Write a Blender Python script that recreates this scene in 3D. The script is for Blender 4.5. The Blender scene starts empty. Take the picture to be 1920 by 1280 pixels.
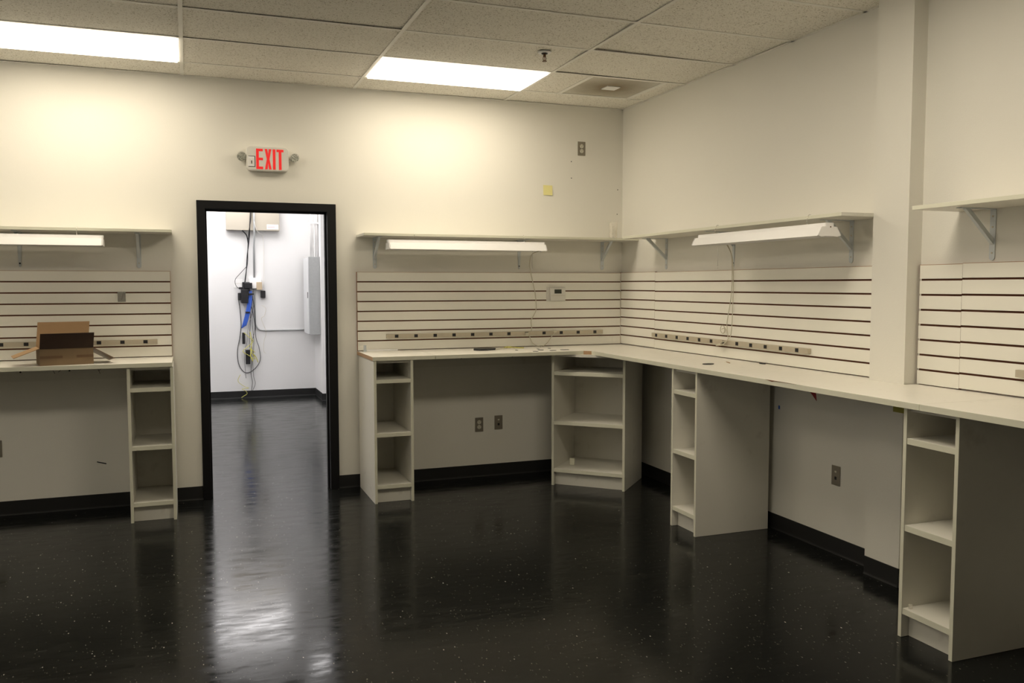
import bpy, bmesh, math, random
from mathutils import Vector, Matrix
random.seed(7)
C = bpy.context.scene.collection
PI = math.pi

# ---------------------------------------------------------------- camera
cam_d = bpy.data.cameras.new('camera'); cam = bpy.data.objects.new('camera', cam_d); C.objects.link(cam)
cam_d.sensor_width = 36.0; cam_d.lens = 1621.0/1920.0*36.0; cam_d.clip_end = 60
yaw, pitch, roll = .3584, -.0652, -.001
cr = Vector((math.cos(yaw), -math.sin(yaw), 0))
cf = Vector((math.sin(yaw)*math.cos(pitch), math.cos(yaw)*math.cos(pitch), math.sin(pitch)))
cu = cr.cross(cf)
r2 = cr*math.cos(roll)+cu*math.sin(roll); u2 = -cr*math.sin(roll)+cu*math.cos(roll)
M4 = Matrix((r2, u2, -cf)).transposed().to_4x4(); M4.translation = Vector((-3.52, -6.687, 1.575))
cam.matrix_world = M4
bpy.context.scene.camera = cam
# ---------------------------------------------------------------- world, exposure, lamp strengths
w = bpy.data.worlds.new('world'); bpy.context.scene.world = w; w.use_nodes = True
w.node_tree.nodes['Background'].inputs[0].default_value = (1.1, 1.06, 1.02, 1)   # even light from all directions, entering by the added left window
vs = bpy.context.scene.view_settings
vs.view_transform = 'Standard'; vs.look = 'None'; vs.gamma = 1; vs.use_curve_mapping = False; vs.exposure = 0.29
MAIN_EMIT = 8.3;  MID_EMIT = 13.6;  LEFT_EMIT = 5.0;  MAIN_COL = (1.0, .885, .700)
BACK_EMIT = 7.6;  BACK_COL = (1.0, .965, .96)
H = 3.064

# ---------------------------------------------------------------- materials
def newmat(name, col, rough=.5, metal=0.0, spec=.5):
    m = bpy.data.materials.new(name); m.use_nodes = True
    b = m.node_tree.nodes['Principled BSDF']
    b.inputs['Base Color'].default_value = (*col, 1); b.inputs['Roughness'].default_value = rough
    b.inputs['Metallic'].default_value = metal; b.inputs['Specular IOR Level'].default_value = spec
    return m
def N(m, t, **kw):
    n = m.node_tree.nodes.new(t)
    for k, v in kw.items(): setattr(n, k, v)
    return n
def L(m, a, b): m.node_tree.links.new(a, b)
def mathn(m, op, a, b=None, c=None):
    n = N(m, 'ShaderNodeMath', operation=op)
    for i, v in enumerate((a, b, c)):
        if v is None: continue
        if isinstance(v, (int, float)): n.inputs[i].default_value = v
        else: L(m, v, n.inputs[i])
    return n.outputs[0]
def mix(m, f, a, b):
    n = N(m, 'ShaderNodeMix', data_type='RGBA')
    if isinstance(f, (int, float)): n.inputs[0].default_value = f
    else: L(m, f, n.inputs[0])
    for i, v in ((6, a), (7, b)):
        if isinstance(v, tuple): n.inputs[i].default_value = (*v, 1)
        else: L(m, v, n.inputs[i])
    return n.outputs[2]
def noisy(name, col, rough, var=.05, scale=6, bump=0, bscale=200, dirt=None):
    """paint/laminate/metal with faint tone variation and a fine surface grain"""
    m = newmat(name, col, rough); b = m.node_tree.nodes['Principled BSDF']
    tc = N(m, 'ShaderNodeTexCoord'); n = N(m, 'ShaderNodeTexNoise'); n.inputs['Scale'].default_value = scale
    n.inputs['Detail'].default_value = 5; L(m, tc.outputs['Object'], n.inputs['Vector'])
    c2 = tuple(max(0, x*(1-var)) for x in col); c3 = tuple(min(1, x*(1+var)) for x in col)
    col_out = mix(m, n.outputs[0], c2, c3)
    if dirt:
        d = N(m, 'ShaderNodeTexNoise'); d.inputs['Scale'].default_value = dirt[1]; d.inputs['Detail'].default_value = 8
        L(m, tc.outputs['Object'], d.inputs['Vector'])
        f = mathn(m, 'MULTIPLY', mathn(m, 'SMOOTH_MIN', mathn(m, 'MAXIMUM', mathn(m, 'SUBTRACT', d.outputs[0], .62), 0), 1, .01), dirt[2])
        f.node.use_clamp = True
        col_out = mix(m, f, col_out, dirt[0])
    L(m, col_out, b.inputs['Base Color'])
    if bump:
        g = N(m, 'ShaderNodeTexNoise'); g.inputs['Scale'].default_value = bscale; L(m, tc.outputs['Object'], g.inputs['Vector'])
        bp = N(m, 'ShaderNodeBump'); bp.inputs['Strength'].default_value = bump; bp.inputs['Distance'].default_value = .002
        L(m, g.outputs[0], bp.inputs['Height']); L(m, bp.outputs[0], b.inputs['Normal'])
    return m
M = {}
M['wall'] = noisy('wall paint', (.83, .81, .74), .55, .02, 1.5, .25, 160)
M['wall_low'] = M['wall']
M['white_wall'] = noisy('back room paint', (.79, .785, .78), .55, .015, 2, .2, 160)
M['lam'] = noisy('white laminate', (.76, .74, .665), .38, .03, 4, dirt=((.35, .30, .24), 9, 2.0))
M['lam_top'] = noisy('worktop laminate', (.90, .87, .79), .33, .03, 3, dirt=((.42, .36, .28), 14, 1.6))
M['lam_edge'] = noisy('laminate edge banding', (.74, .73, .60), .42, .03, 10)
M['slat'] = noisy('slatwall face', (.90, .875, .79), .4, .02, 3)
M['mdf'] = noisy('raw brown board', (.20, .075, .035), .8, .15, 40)
M['edge_mdf'] = noisy('board edge', (.40, .23, .12), .8, .12, 60)
M['tan'] = newmat('tan plastic', (.55, .44, .30), .5)
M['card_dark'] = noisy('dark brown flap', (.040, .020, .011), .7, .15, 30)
M['chip'] = noisy('particle board', (.44, .28, .16), .85, .25, 150)
M['black'] = newmat('black paint', (.004, .004, .005), .5, 0, .3)
M['cove'] = newmat('black rubber base', (.006, .006, .006), .65)
M['blackpl'] = newmat('black plastic', (.010, .010, .012), .45)
M['steel'] = noisy('zinc bracket', (.62, .66, .68), .42, .05, 30); M['steel'].node_tree.nodes['Principled BSDF'].inputs['Metallic'].default_value = .15
M['chrome'] = newmat('chrome', (.65, .64, .62), .2, 1.0)
M['strip'] = noisy('power strip metal', (.56, .50, .39), .42, .08, 12); M['strip'].node_tree.nodes['Principled BSDF'].inputs['Metallic'].default_value = .2
M['galv'] = noisy('galvanised steel', (.40, .41, .41), .5, .12, 25)
M['panelgrey'] = newmat('grey enamel', (.62, .63, .64), .45)
M['white'] = noisy('white enamel', (.93, .92, .91), .35, .015, 8)
M['whitepl'] = newmat('white plastic', (.78, .76, .70), .4)
M['beige'] = noisy('beige enamel', (.42, .38, .31), .5, .03, 5)
M['plate'] = newmat('brushed steel plate', (.30, .27, .22), .4, .6)
M['ivory'] = newmat('ivory plastic', (.70, .67, .56), .4)
M['tee'] = newmat('ceiling grid enamel', (.90, .88, .82), .5)
M['dark'] = newmat('dark void', (.01, .009, .008), .9)
M['cord'] = newmat('off white cord', (.62, .58, .46), .5)
M['yellow'] = newmat('yellow wire', (.62, .58, .14), .5)
M['blue'] = newmat('blue cable', (.05, .14, .62), .4)
M['note'] = newmat('yellow paper', (.84, .78, .34), .7)
M['red'] = newmat('red plastic', (.30, .012, .02), .6)
M['lcd'] = newmat('lcd glass', (.035, .04, .032), .2)
M['copper'] = newmat('dark bronze', (.16, .08, .04), .45, .6)
M['tube'] = newmat('unlit lamp tube', (.85, .86, .85), .25)
M['yellowtape'] = newmat('yellow tape', (.32, .29, .05), .7)
M['card_in'] = noisy('cardboard inside', (.36, .225, .115), .8, .06, 30)
M['card'] = noisy('cardboard outside', (.235, .160, .088), .8, .12, 14)
M['tape'] = newmat('brown packing tape', (.17, .10, .055), .35)
m = newmat('clear plastic', (.88, .84, .74), .12); m.node_tree.nodes['Principled BSDF'].inputs['Alpha'].default_value = .30; M['clear'] = m
def emit(name, col, s):
    m = bpy.data.materials.new(name); m.use_nodes = True; nt = m.node_tree; nt.nodes.clear()
    e = nt.nodes.new('ShaderNodeEmission'); o = nt.nodes.new('ShaderNodeOutputMaterial')
    e.inputs[0].default_value = (*col, 1); e.inputs[1].default_value = s; nt.links.new(e.outputs[0], o.inputs[0]); return m
M['lit'] = emit('lit diffuser', MAIN_COL, MAIN_EMIT)
M['lit_mid'] = emit('lit diffuser stronger', MAIN_COL, MID_EMIT)  # emission raised to brighten the right side and worktops
M['lit_dim'] = emit('lit diffuser weaker', MAIN_COL, LEFT_EMIT)  # emission lowered to keep the left side dim
M['lit_back'] = emit('lit diffuser cool', BACK_COL, BACK_EMIT)
m = newmat('exit sign red', (.75, .02, .02), .4); b = m.node_tree.nodes['Principled BSDF']
b.inputs['Emission Color'].default_value = (1, .03, .03, 1); b.inputs['Emission Strength'].default_value = .28; M['exitred'] = m

# floor: black composition tile with pale flecks, worn polish and 12 inch seams
m = newmat('black vinyl tile', (.012, .0115, .0105), .2, 0, .20); M['floor'] = m
b = m.node_tree.nodes['Principled BSDF']; tc = N(m, 'ShaderNodeTexCoord'); sx = N(m, 'ShaderNodeSeparateXYZ'); L(m, tc.outputs['Object'], sx.inputs[0])
def seam(out, off):
    t = mathn(m, 'FRACT', mathn(m, 'DIVIDE', mathn(m, 'SUBTRACT', out, off), .3048))
    t = mathn(m, 'ABSOLUTE', mathn(m, 'SUBTRACT', t, .5))
    return mathn(m, 'GREATER_THAN', t, .5-.0016)
seams = mathn(m, 'MAXIMUM', seam(sx.outputs[0], -3.345-.3048*20), seam(sx.outputs[1], -2.86-.3048*40))
def flecks(scale, thr, keep, seedoff, sy=1.0):
    mp = N(m, 'ShaderNodeMapping'); mp.inputs['Location'].default_value = (seedoff, seedoff*2, 0); mp.inputs['Rotation'].default_value = (0, 0, seedoff)
    mp.inputs['Scale'].default_value = (1, sy, 1)
    L(m, tc.outputs['Object'], mp.inputs[0])
    v = N(m, 'ShaderNodeTexVoronoi'); v.inputs['Scale'].default_value = scale; v.inputs['Randomness'].default_value = 1; L(m, mp.outputs[0], v.inputs['Vector'])
    sc = N(m, 'ShaderNodeSeparateColor'); L(m, v.outputs['Color'], sc.inputs[0])
    near = mathn(m, 'LESS_THAN', v.outputs['Distance'], thr)
    on = mathn(m, 'GREATER_THAN', sc.outputs[0], keep)
    return mathn(m, 'MULTIPLY', mathn(m, 'MULTIPLY', near, on), mathn(m, 'POWER', sc.outputs[1], 1.5))
f1 = flecks(52, .13, .88, .7, .45); f2 = flecks(110, .22, .80, 1.9, .5)
n1 = N(m, 'ShaderNodeTexNoise'); n1.inputs['Scale'].default_value = 2.2; n1.inputs['Detail'].default_value = 9; n1.inputs['Roughness'].default_value = .65; L(m, tc.outputs['Object'], n1.inputs['Vector'])
base = mix(m, n1.outputs[0], (.0055, .006, .006), (.0115, .0125, .0120))
base = mix(m, mathn(m, 'MULTIPLY', f2, .5), base, (.26, .24, .19))
base = mix(m, mathn(m, 'MULTIPLY', f1, .9), base, (.55, .52, .46))
base = mix(m, mathn(m, 'MULTIPLY', seams, .6), base, (.004, .004, .004))
L(m, base, b.inputs['Base Color'])
mp = N(m, 'ShaderNodeMapping'); mp.inputs['Scale'].default_value = (1.4, 5, 1); mp.inputs['Rotation'].default_value = (0, 0, .25); L(m, tc.outputs['Object'], mp.inputs[0])
n2 = N(m, 'ShaderNodeTexNoise'); n2.inputs['Scale'].default_value = 3; n2.inputs['Detail'].default_value = 8; n2.inputs['Roughness'].default_value = .7; L(m, mp.outputs[0], n2.inputs['Vector'])
r = mathn(m, 'ADD', mathn(m, 'MULTIPLY', mathn(m, 'MAXIMUM', mathn(m, 'SUBTRACT', n2.outputs[0], .38), 0), .55), .105); L(m, r, b.inputs['Roughness'])
bmp = N(m, 'ShaderNodeBump'); bmp.inputs['Strength'].default_value = .009; bmp.inputs['Distance'].default_value = .004
n3 = N(m, 'ShaderNodeTexNoise'); n3.inputs['Scale'].default_value = 9; n3.inputs['Detail'].default_value = 3; L(m, mp.outputs[0], n3.inputs['Vector'])
L(m, mathn(m, 'MULTIPLY', n3.outputs[0], .30), bmp.inputs['Height']); L(m, bmp.outputs[0], b.inputs['Normal'])

# fissured mineral ceiling tile
m = newmat('fissured ceiling tile', (.7, .67, .6), .9); M['tile'] = m
b = m.node_tree.nodes['Principled BSDF']; tc = N(m, 'ShaderNodeTexCoord')
nz = N(m, 'ShaderNodeTexNoise'); nz.inputs['Scale'].default_value = 115; nz.inputs['Detail'].default_value = 4; nz.inputs['Distortion'].default_value = 1.2; L(m, tc.outputs['Object'], nz.inputs['Vector'])
v1 = N(m, 'ShaderNodeMapRange'); v1.inputs['From Min'].default_value = .57; v1.inputs['From Max'].default_value = .66; L(m, nz.outputs[0], v1.inputs['Value'])
L(m, mix(m, v1.outputs[0], (.92, .89, .81), (.38, .33, .24)), b.inputs['Base Color'])
bmp = N(m, 'ShaderNodeBump'); bmp.invert = True; bmp.inputs['Strength'].default_value = .6; bmp.inputs['Distance'].default_value = .003; L(m, v1.outputs[0], bmp.inputs['Height']); L(m, bmp.outputs[0], b.inputs['Normal'])

# perforated vent face with soot around the sensor plate
m = newmat('perforated vent face', (.5, .48, .42), .5); M['vent'] = m
b = m.node_tree.nodes['Principled BSDF']; tc = N(m, 'ShaderNodeTexCoord'); sx = N(m, 'ShaderNodeSeparateXYZ'); L(m, tc.outputs['Object'], sx.inputs[0])
def saw(o): return mathn(m, 'ABSOLUTE', mathn(m, 'SUBTRACT', mathn(m, 'FRACT', mathn(m, 'DIVIDE', o, .0135)), .5))
hole = mathn(m, 'LESS_THAN', mathn(m, 'ADD', mathn(m, 'POWER', saw(sx.outputs[0]), 2), mathn(m, 'POWER', saw(sx.outputs[1]), 2)), .09)
rr = mathn(m, 'SQRT', mathn(m, 'ADD', mathn(m, 'POWER', sx.outputs[0], 2), mathn(m, 'POWER', sx.outputs[1], 2)))
ns = N(m, 'ShaderNodeTexNoise'); ns.inputs['Scale'].default_value = 7; L(m, tc.outputs['Object'], ns.inputs['Vector'])
mr = N(m, 'ShaderNodeMapRange'); mr.inputs['From Min'].default_value = .34; mr.inputs['From Max'].default_value = .09; L(m, mathn(m, 'ADD', rr, mathn(m, 'MULTIPLY', mathn(m, 'SUBTRACT', ns.outputs[0], .5), .12)), mr.inputs['Value'])
c = mix(m, mr.outputs[0], (.72, .69, .60), (.27, .21, .13)); hc = mix(m, mr.outputs[0], (.26, .25, .21), (.15, .11, .06)); c = mix(m, hole, c, hc); L(m, c, b.inputs['Base Color'])

# exit lamp lens
m = newmat('faceted lens', (.42, .43, .38), .15); M['lens'] = m
b = m.node_tree.nodes['Principled BSDF']; tc = N(m, 'ShaderNodeTexCoord'); v = N(m, 'ShaderNodeTexVoronoi'); v.inputs['Scale'].default_value = 110; L(m, tc.outputs['Object'], v.inputs['Vector'])
bmp = N(m, 'ShaderNodeBump'); bmp.inputs['Strength'].default_value = .9; bmp.inputs['Distance'].default_value = .006; L(m, v.outputs['Distance'], bmp.inputs['Height']); L(m, bmp.outputs[0], b.inputs['Normal'])
L(m, mix(m, v.outputs['Distance'], (.16, .17, .13), (.7, .7, .62)), b.inputs['Base Color'])

# ---------------------------------------------------------------- mesh helpers
class MB:
    def __init__(s): s.v = []; s.f = []; s.mi = []; s.mats = []; s.sm = []
    def _m(s, mat):
        if mat is None: mat = 'white'
        if mat not in s.mats: s.mats.append(mat)
        return s.mats.index(mat)
    def face(s, idx, mat, smooth=False): s.f.append(idx); s.mi.append(s._m(mat)); s.sm.append(smooth)
    def box(s, a, b, mat, front=None):
        """box from corner a to b; front = {side: material} overrides, side in x- x+ y- y+ z- z+"""
        x0, y0, z0 = [min(p, q) for p, q in zip(a, b)]; x1, y1, z1 = [max(p, q) for p, q in zip(a, b)]
        n = len(s.v); s.v += [(x0, y0, z0), (x1, y0, z0), (x1, y1, z0), (x0, y1, z0), (x0, y0, z1), (x1, y0, z1), (x1, y1, z1), (x0, y1, z1)]
        for side, q in (('z-', (3, 2, 1, 0)), ('z+', (4, 5, 6, 7)), ('y-', (0, 1, 5, 4)), ('x+', (1, 2, 6, 5)), ('y+', (2, 3, 7, 6)), ('x-', (3, 0, 4, 7))):
            s.face([n+i for i in q], (front or {}).get(side, mat))
        return s
    def prism(s, poly, vec, mat, capmat=None, sides=None):
        """poly: list of 3D points, extruded by vec"""
        n = len(s.v); k = len(poly); vec = Vector(vec)
        s.v += [tuple(p) for p in poly] + [tuple(Vector(p)+vec) for p in poly]
        s.face(list(range(n+k-1, n-1, -1)), capmat or mat); s.face([n+k+i for i in range(k)], capmat or mat)
        for i in range(k):
            j = (i+1) % k; s.face([n+i, n+j, n+k+j, n+k+i], (sides or {}).get(i, mat))
        return s
    def cyl(s, a, b, r, mat, r2=None, seg=20, caps=True):
        a = Vector(a); b = Vector(b); d = (b-a).normalized(); t = Vector((0, 0, 1)) if abs(d.z) < .9 else Vector((1, 0, 0))
        u = d.cross(t).normalized(); w_ = d.cross(u); r2 = r if r2 is None else r2; n = len(s.v)
        for c_, rr_ in ((a, r), (b, r2)):
            for i in range(seg):
                q = 2*PI*i/seg; s.v.append(tuple(c_+(u*math.cos(q)+w_*math.sin(q))*rr_))
        for i in range(seg):
            j = (i+1) % seg; s.face([n+i, n+j, n+seg+j, n+seg+i], mat, True)
        if caps: s.face(list(range(n+seg-1, n-1, -1)), mat); s.face([n+seg+i for i in range(seg)], mat)
        return s
    def tube(s, pts, r, mat, seg=8, sub=6, straight=False):
        P = [Vector(p) for p in pts]
        if not straight and len(P) > 2:
            Q = []
            for i in range(len(P)-1):
                p0 = P[max(i-1, 0)]; p1 = P[i]; p2 = P[i+1]; p3 = P[min(i+2, len(P)-1)]
                for k in range(sub):
                    t = k/sub; Q.append(.5*((2*p1)+(-p0+p2)*t+(2*p0-5*p1+4*p2-p3)*t*t+(-p0+3*p1-3*p2+p3)*t**3))
            Q.append(P[-1]); P = Q
        n = len(s.v); up = None
        for i, p in enumerate(P):
            d = (P[min(i+1, len(P)-1)]-P[max(i-1, 0)]).normalized()
            if up is None: up = Vector((0, 0, 1)) if abs(d.z) < .8 else Vector((1, 0, 0))
            u = d.cross(up)
            if u.length < 1e-4: u = d.cross(Vector((.3, 1, .2)))
            u.normalize(); w_ = u.cross(d).normalized(); up = w_
            for j in range(seg):
                q = 2*PI*j/seg; s.v.append(tuple(p+(u*math.cos(q)+w_*math.sin(q))*r))
        for i in range(len(P)-1):
            for j in range(seg):
                k = (j+1) % seg; s.face([n+i*seg+j, n+i*seg+k, n+(i+1)*seg+k, n+(i+1)*seg+j], mat, True)
        s.face([n+j for j in range(seg)], mat); e = n+(len(P)-1)*seg; s.face([e+j for j in range(seg-1, -1, -1)], mat)
        return s
    def build(s, name, parent=None, bevel=0, loc=None):
        me = bpy.data.meshes.new(name)
        V = s.v
        if loc is not None: V = [(x-loc[0], y-loc[1], z-loc[2]) for x, y, z in V]
        me.from_pydata(V, [], s.f)
        for mt in s.mats: me.materials.append(M[mt])
        for p, i, sm in zip(me.polygons, s.mi, s.sm): p.material_index = i; p.use_smooth = sm
        bm = bmesh.new(); bm.from_mesh(me); bmesh.ops.recalc_face_normals(bm, faces=bm.faces); bm.to_mesh(me); bm.free()
        o = bpy.data.objects.new(name, me); C.objects.link(o)
        if parent is not None: o.parent = parent
        elif loc is not None: o.location = loc
        if bevel:
            bv = o.modifiers.new('bevel', 'BEVEL'); bv.width = bevel; bv.segments = 2; bv.limit_method = 'ANGLE'
        return o
def tag(o, label, cat, group=None):
    o['label'] = label; o['category'] = cat
    if group: o['group'] = group
    return o
def struct(o): o['kind'] = 'structure'; return o
def thing(name, label, cat, loc=(0, 0, 0), rz=0, group=None):
    o = bpy.data.objects.new(name, None); C.objects.link(o); o.location = loc; o.rotation_euler = (0, 0, rz); o.empty_display_size = .1
    return tag(o, label, cat, group)
def B(name, parent, a, b, mat, bevel=0, front=None): return MB().box(a, b, mat, front).build(name, parent, bevel)

# ---------------------------------------------------------------- the setting
XL, YF = -7.6, -8.8                      # left wall, wall behind the camera
DX0, DX1, DH = -3.389, -2.516, 2.128     # clear door opening
FX0, FX1, FZ = -3.447, -2.450, 2.188     # outside of the black frame
WT = .13
YB = 5.908; YJ = 5.2; XR = -1.823        # back room: far wall, jog, right wall
struct(B('floor', None, (XL-.2, YF-.2, -.1), (.2, YB+.2, 0), 'floor'))
mb = MB(); mb.box((XL, 0, 0), (FX0+.02, WT, H+.2), 'wall', {'y+': 'white_wall'}); mb.box((FX1-.02, 0, 0), (.0, WT, H+.2), 'wall', {'y+': 'white_wall'})
mb.box((FX0+.02, 0, FZ-.02), (FX1-.02, WT, H+.2), 'wall', {'y+': 'white_wall'}); struct(mb.build('wall_back'))
struct(B('wall_right', None, (0, YF, 0), (.15, WT, H+.2), 'wall'))
WY0, WY1, WZ0, WZ1 = -4.6, -1.2, 1.7, 2.85  # unseen high window, added to bring light onto ceiling and right wall
mb = MB(); mb.box((XL-.15, YF, 0), (XL, WY0, H+.2), 'wall'); mb.box((XL-.15, WY1, 0), (XL, WT, H+.2), 'wall'); mb.box((XL-.15, WY0, 0), (XL, WY1, WZ0), 'wall'); mb.box((XL-.15, WY0, WZ1), (XL, WY1, H+.2), 'wall')
struct(mb.build('wall_left'))
mb = MB()
for y in (WY0, (WY0+WY1)/2-.03, WY1-.06): mb.box((XL-.11, y, WZ0), (XL-.05, y+.06, WZ1), 'black')
mb.box((XL-.11, WY0, WZ0), (XL-.05, WY1, WZ0+.05), 'black'); mb.box((XL-.11, WY0, WZ1-.05), (XL-.05, WY1, WZ1), 'black'); struct(mb.build('window_added'))
struct(B('wall_front', None, (XL-.15, YF-.15, 0), (.15, YF, H+.2), 'wall'))
struct(B('wall_column', None, (-.091, -3.262, 0), (0, -3.02, H+.1), 'wall'))
# back room shell
struct(B('wall_far', None, (-5.6, YB, 0), (XR+.1, YB+.15, H+.2), 'white_wall'))
struct(B('wall_far_left', None, (-5.75, WT, 0), (-5.6, YB+.15, H+.2), 'white_wall'))
struct(B('wall_far_right', None, (XR, YJ, 0), (.2, YB, H+.2), 'white_wall'))
struct(B('wall_far_side', None, (.0, WT, 0), (.15, YJ, H+.2), 'white_wall'))
# baseboards with a small cove toe
def base_run(name, x0, y0, x1, y1, nx, ny, h=.1):
    """rubber base along the segment; (nx, ny) points into the room"""
    prof = [(0, 0), (.008, 0), (.007, .003), (.0045, .008), (.0035, .014), (.0035, h-.002), (.002, h), (0, h)]
    poly = [(x0+nx*(t+.0005), y0+ny*(t+.0005), z+.0005) for t, z in prof]
    return struct(MB().prism(poly, (x1-x0, y1-y0, 0), 'cove').build(name))
base_run('baseboard_back_left', XL, 0, FX0, 0, 0, -1)
base_run('baseboard_back_right', FX1, 0, 0, 0, 0, -1)
base_run('baseboard_right', 0, 0, 0, -3.02, -1, 0)
base_run('baseboard_right_near', 0, -3.262, 0, YF, -1, 0)
base_run('baseboard_column', -.091, -3.02, -.091, -3.262, -1, 0)
base_run('baseboard_column_side', -.091, -3.262, 0, -3.262, 0, -1)
base_run('baseboard_far', -5.6, YB, XR, YB, 0, -1)
base_run('baseboard_far_right', XR, YB, XR, YJ, -1, 0)
base_run('baseboard_far_jog', XR-.014, YJ, 0, YJ, 0, -1)
# black steel door frame
mb = MB(); f = .018
mb.prism([(FX0, -f, 0), (FX0, -f, FZ), (FX1, -f, FZ), (FX1, -f, 0), (DX1, -f, 0), (DX1, -f, DH), (DX0, -f, DH), (DX0, -f, 0)], (0, WT+2*f, 0), 'black')
fr = struct(mb.build('door_1', bevel=.003))
mb = MB(); mb.box((DX0-.001, .045, 0), (DX0+.012, .09, DH), 'black'); mb.box((DX1-.012, .045, 0), (DX1+.001, .09, DH), 'black'); mb.box((DX0, .045, DH-.012), (DX1, .09, DH+.001), 'black')
mb.build('door_stop', fr)
# ceiling: one slab of tiles per grid cell, each very slightly tilted on its ledges
def ceiling(name, gx, gy, x0, x1, y0, y1, skip, tee='tee'):
    mb = MB(); rnd = random.Random(3)
    xs = sorted([x for x in gx if x0 < x < x1]+[x0, x1]); ys = sorted([y for y in gy if y0 < y < y1]+[y0, y1])
    for i in range(len(xs)-1):
        for j in range(len(ys)-1):
            a, b_, c_, d_ = xs[i], xs[i+1], ys[j], ys[j+1]; cx, cy = (a+b_)/2, (c_+d_)/2
            if any(s[0] < cx < s[1] and s[2] < cy < s[3] for s in skip): continue
            g = .004; q = [H+.0015+.012*rnd.random()**3 for _ in range(4)]
            pts = [(a+g, c_+g, q[0]), (b_-g, c_+g, q[1]), (b_-g, d_-g, q[2]), (a+g, d_-g, q[3])]
            mb.prism(pts, (0, 0, .015), 'tile')
    mb.box((x0, y0, H+.09), (x1, y1, H+.12), 'dark')
    o = struct(mb.build(name))
    t = MB()
    for x in gx:
        if x0 < x < x1: t.box((x-.012, y0, H-.0015), (x+.012, y1, H+.0005), tee); t.box((x-.001, y0, H+.0005), (x+.001, y1, H+.03), tee)
    for y in gy:
        if y0 < y < y1: t.box((x0, y-.012, H-.001), (x1, y+.012, H+.0006), tee)
    t.box((x0, y0, H-.001), (x1, y0+.022, H+.0006), tee); t.box((x0, y1-.022, H-.001), (x1, y1, H+.0006), tee)
    t.box((x0, y0, H-.001), (x0+.022, y1, H+.0006), tee); t.box((x1-.022, y0, H-.001), (x1, y1, H+.0006), tee)
    t.build('ceiling_grid', o); return o
T = .6096
GX = [-1.083-2*T*k for k in range(0, 6)]; GY = [-.3955-T*k for k in range(0, 14)]
R0 = (GY[1], GY[0])                                   # first full row by the back wall
ROW2 = (GY[6], GY[5])
cells = [(GX[1], GX[0], *R0), (GX[3], GX[2], *R0), (GX[5], GX[4], *R0), (GX[1], GX[0], *ROW2), (GX[3], GX[2], *ROW2), (GX[5], GX[4], *ROW2)]  # two in view, fourth inferred from shadows, other three unseen, added for light
VX0, VX1 = GX[0]+T/2, GX[0]+T*1.5
ceiling('ceiling', GX, GY, XL, 0, YF, 0, cells+[(GX[0], 0, *R0)])
# the row with the vent: a half tile on the left, a sliver on the right
row = MB(); row.prism([(GX[0]+.004, R0[0]+.004, H+.002), (VX0-.004, R0[0]+.004, H+.0025), (VX0-.004, R0[1]-.004, H+.003), (GX[0]+.004, R0[1]-.004, H+.002)], (0, 0, .015), 'tile')
row.prism([(VX1+.004, R0[0]+.004, H+.002), (-.004, R0[0]+.004, H+.003), (-.004, R0[1]-.004, H+.002), (VX1+.004, R0[1]-.004, H+.0025)], (0, 0, .015), 'tile')
row.box((VX0-.012, R0[0], H-.001), (VX0+.012, R0[1], H+.0006), 'tee'); row.box((VX1-.012, R0[0], H-.001), (VX1+.012, R0[1], H+.0006), 'tee')
row.build('ceiling_infill', bpy.data.objects['ceiling'])
# back room ceiling with its fixtures and some added ones
BX = [-3.47+T*2*k for k in range(-2, 4)]; BY = [4.70-T*k for k in range(-3, 8)]
bcells = [(-2.86, -2.25, 4.70, 5.92-.01)]
BX = [-2.86-T*2*k-T*0 for k in range(0, 3)]+[-2.25, -2.25+.05, -2.25+.05+T*1, -2.25+.05+T*3]
BX = [-4.69, -3.47, -2.25, -1.03]; BY = [.43+T*k for k in range(0, 9)]
bcells = [(-3.47, -2.25, BY[7], BY[8]), (-3.47, -2.25, BY[6+1], BY[7+1])][:1]+[(-3.47, -2.25, BY[8], YB-.025), (-2.25, -1.03, BY[5], BY[6]), (-4.69, -3.47, BY[1], BY[2]), (-2.25, -1.03, BY[1], BY[2]), (-4.69, -3.47, BY[3], BY[4]), (-4.69, -3.47, BY[5], BY[6]), (-4.69, -3.47, BY[7], BY[8]), (-1.03, -.02, BY[3], BY[4])]  # first three inferred from floor reflections; the rest unseen, added to brighten the room
assert BY[8] < YB
ceiling('ceiling_far', BX, BY, -5.6, 0, WT, YB, bcells)

# ---------------------------------------------------------------- light fixtures in the ceiling
def troffer(cell, label, mat, group=None):
    x0, x1, y0, y1 = cell; cx, cy = (x0+x1)/2, (y0+y1)/2
    t = thing('ceiling_light', label, 'ceiling light', (cx, cy, H), group=group)
    a, b_ = (x1-x0)/2-.013, (y1-y0)/2-.013; k = .012
    fm = MB(); fm.box((-a, -b_, .001), (a, -b_+k, .02), 'white'); fm.box((-a, b_-k, .001), (a, b_, .02), 'white')
    fm.box((-a, -b_+k, .001), (-a+k, b_-k, .02), 'white'); fm.box((a-k, -b_+k, .001), (a, b_-k, .02), 'white'); fm.box((-a, -b_, .02), (a, b_, .03), 'white')
    fm.build('frame', t)
    MB().box((-a+k, -b_+k, -.011), (a-k, b_-k, .012), mat).build('diffuser', t)   # shallow lens that hangs a little below the grid
    return t
g = 'recessed fluorescent ceiling lights'
for c_, lb in zip(cells, ['recessed ceiling light right of the exit sign, between the sign and the round sprinkler', 'recessed ceiling light at the upper left, cut by the picture edge',
        'added recessed ceiling light in the far left corner of the room, outside the view', 'recessed ceiling light over the middle of the black floor', 'added unseen recessed ceiling light over the left part of the black floor',
        'added recessed ceiling light near the left wall, outside the view']):
    troffer(c_, lb, 'lit' if c_[2] > -2 else 'lit_mid' if c_[0] > -3 else 'lit_dim', g)
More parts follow.
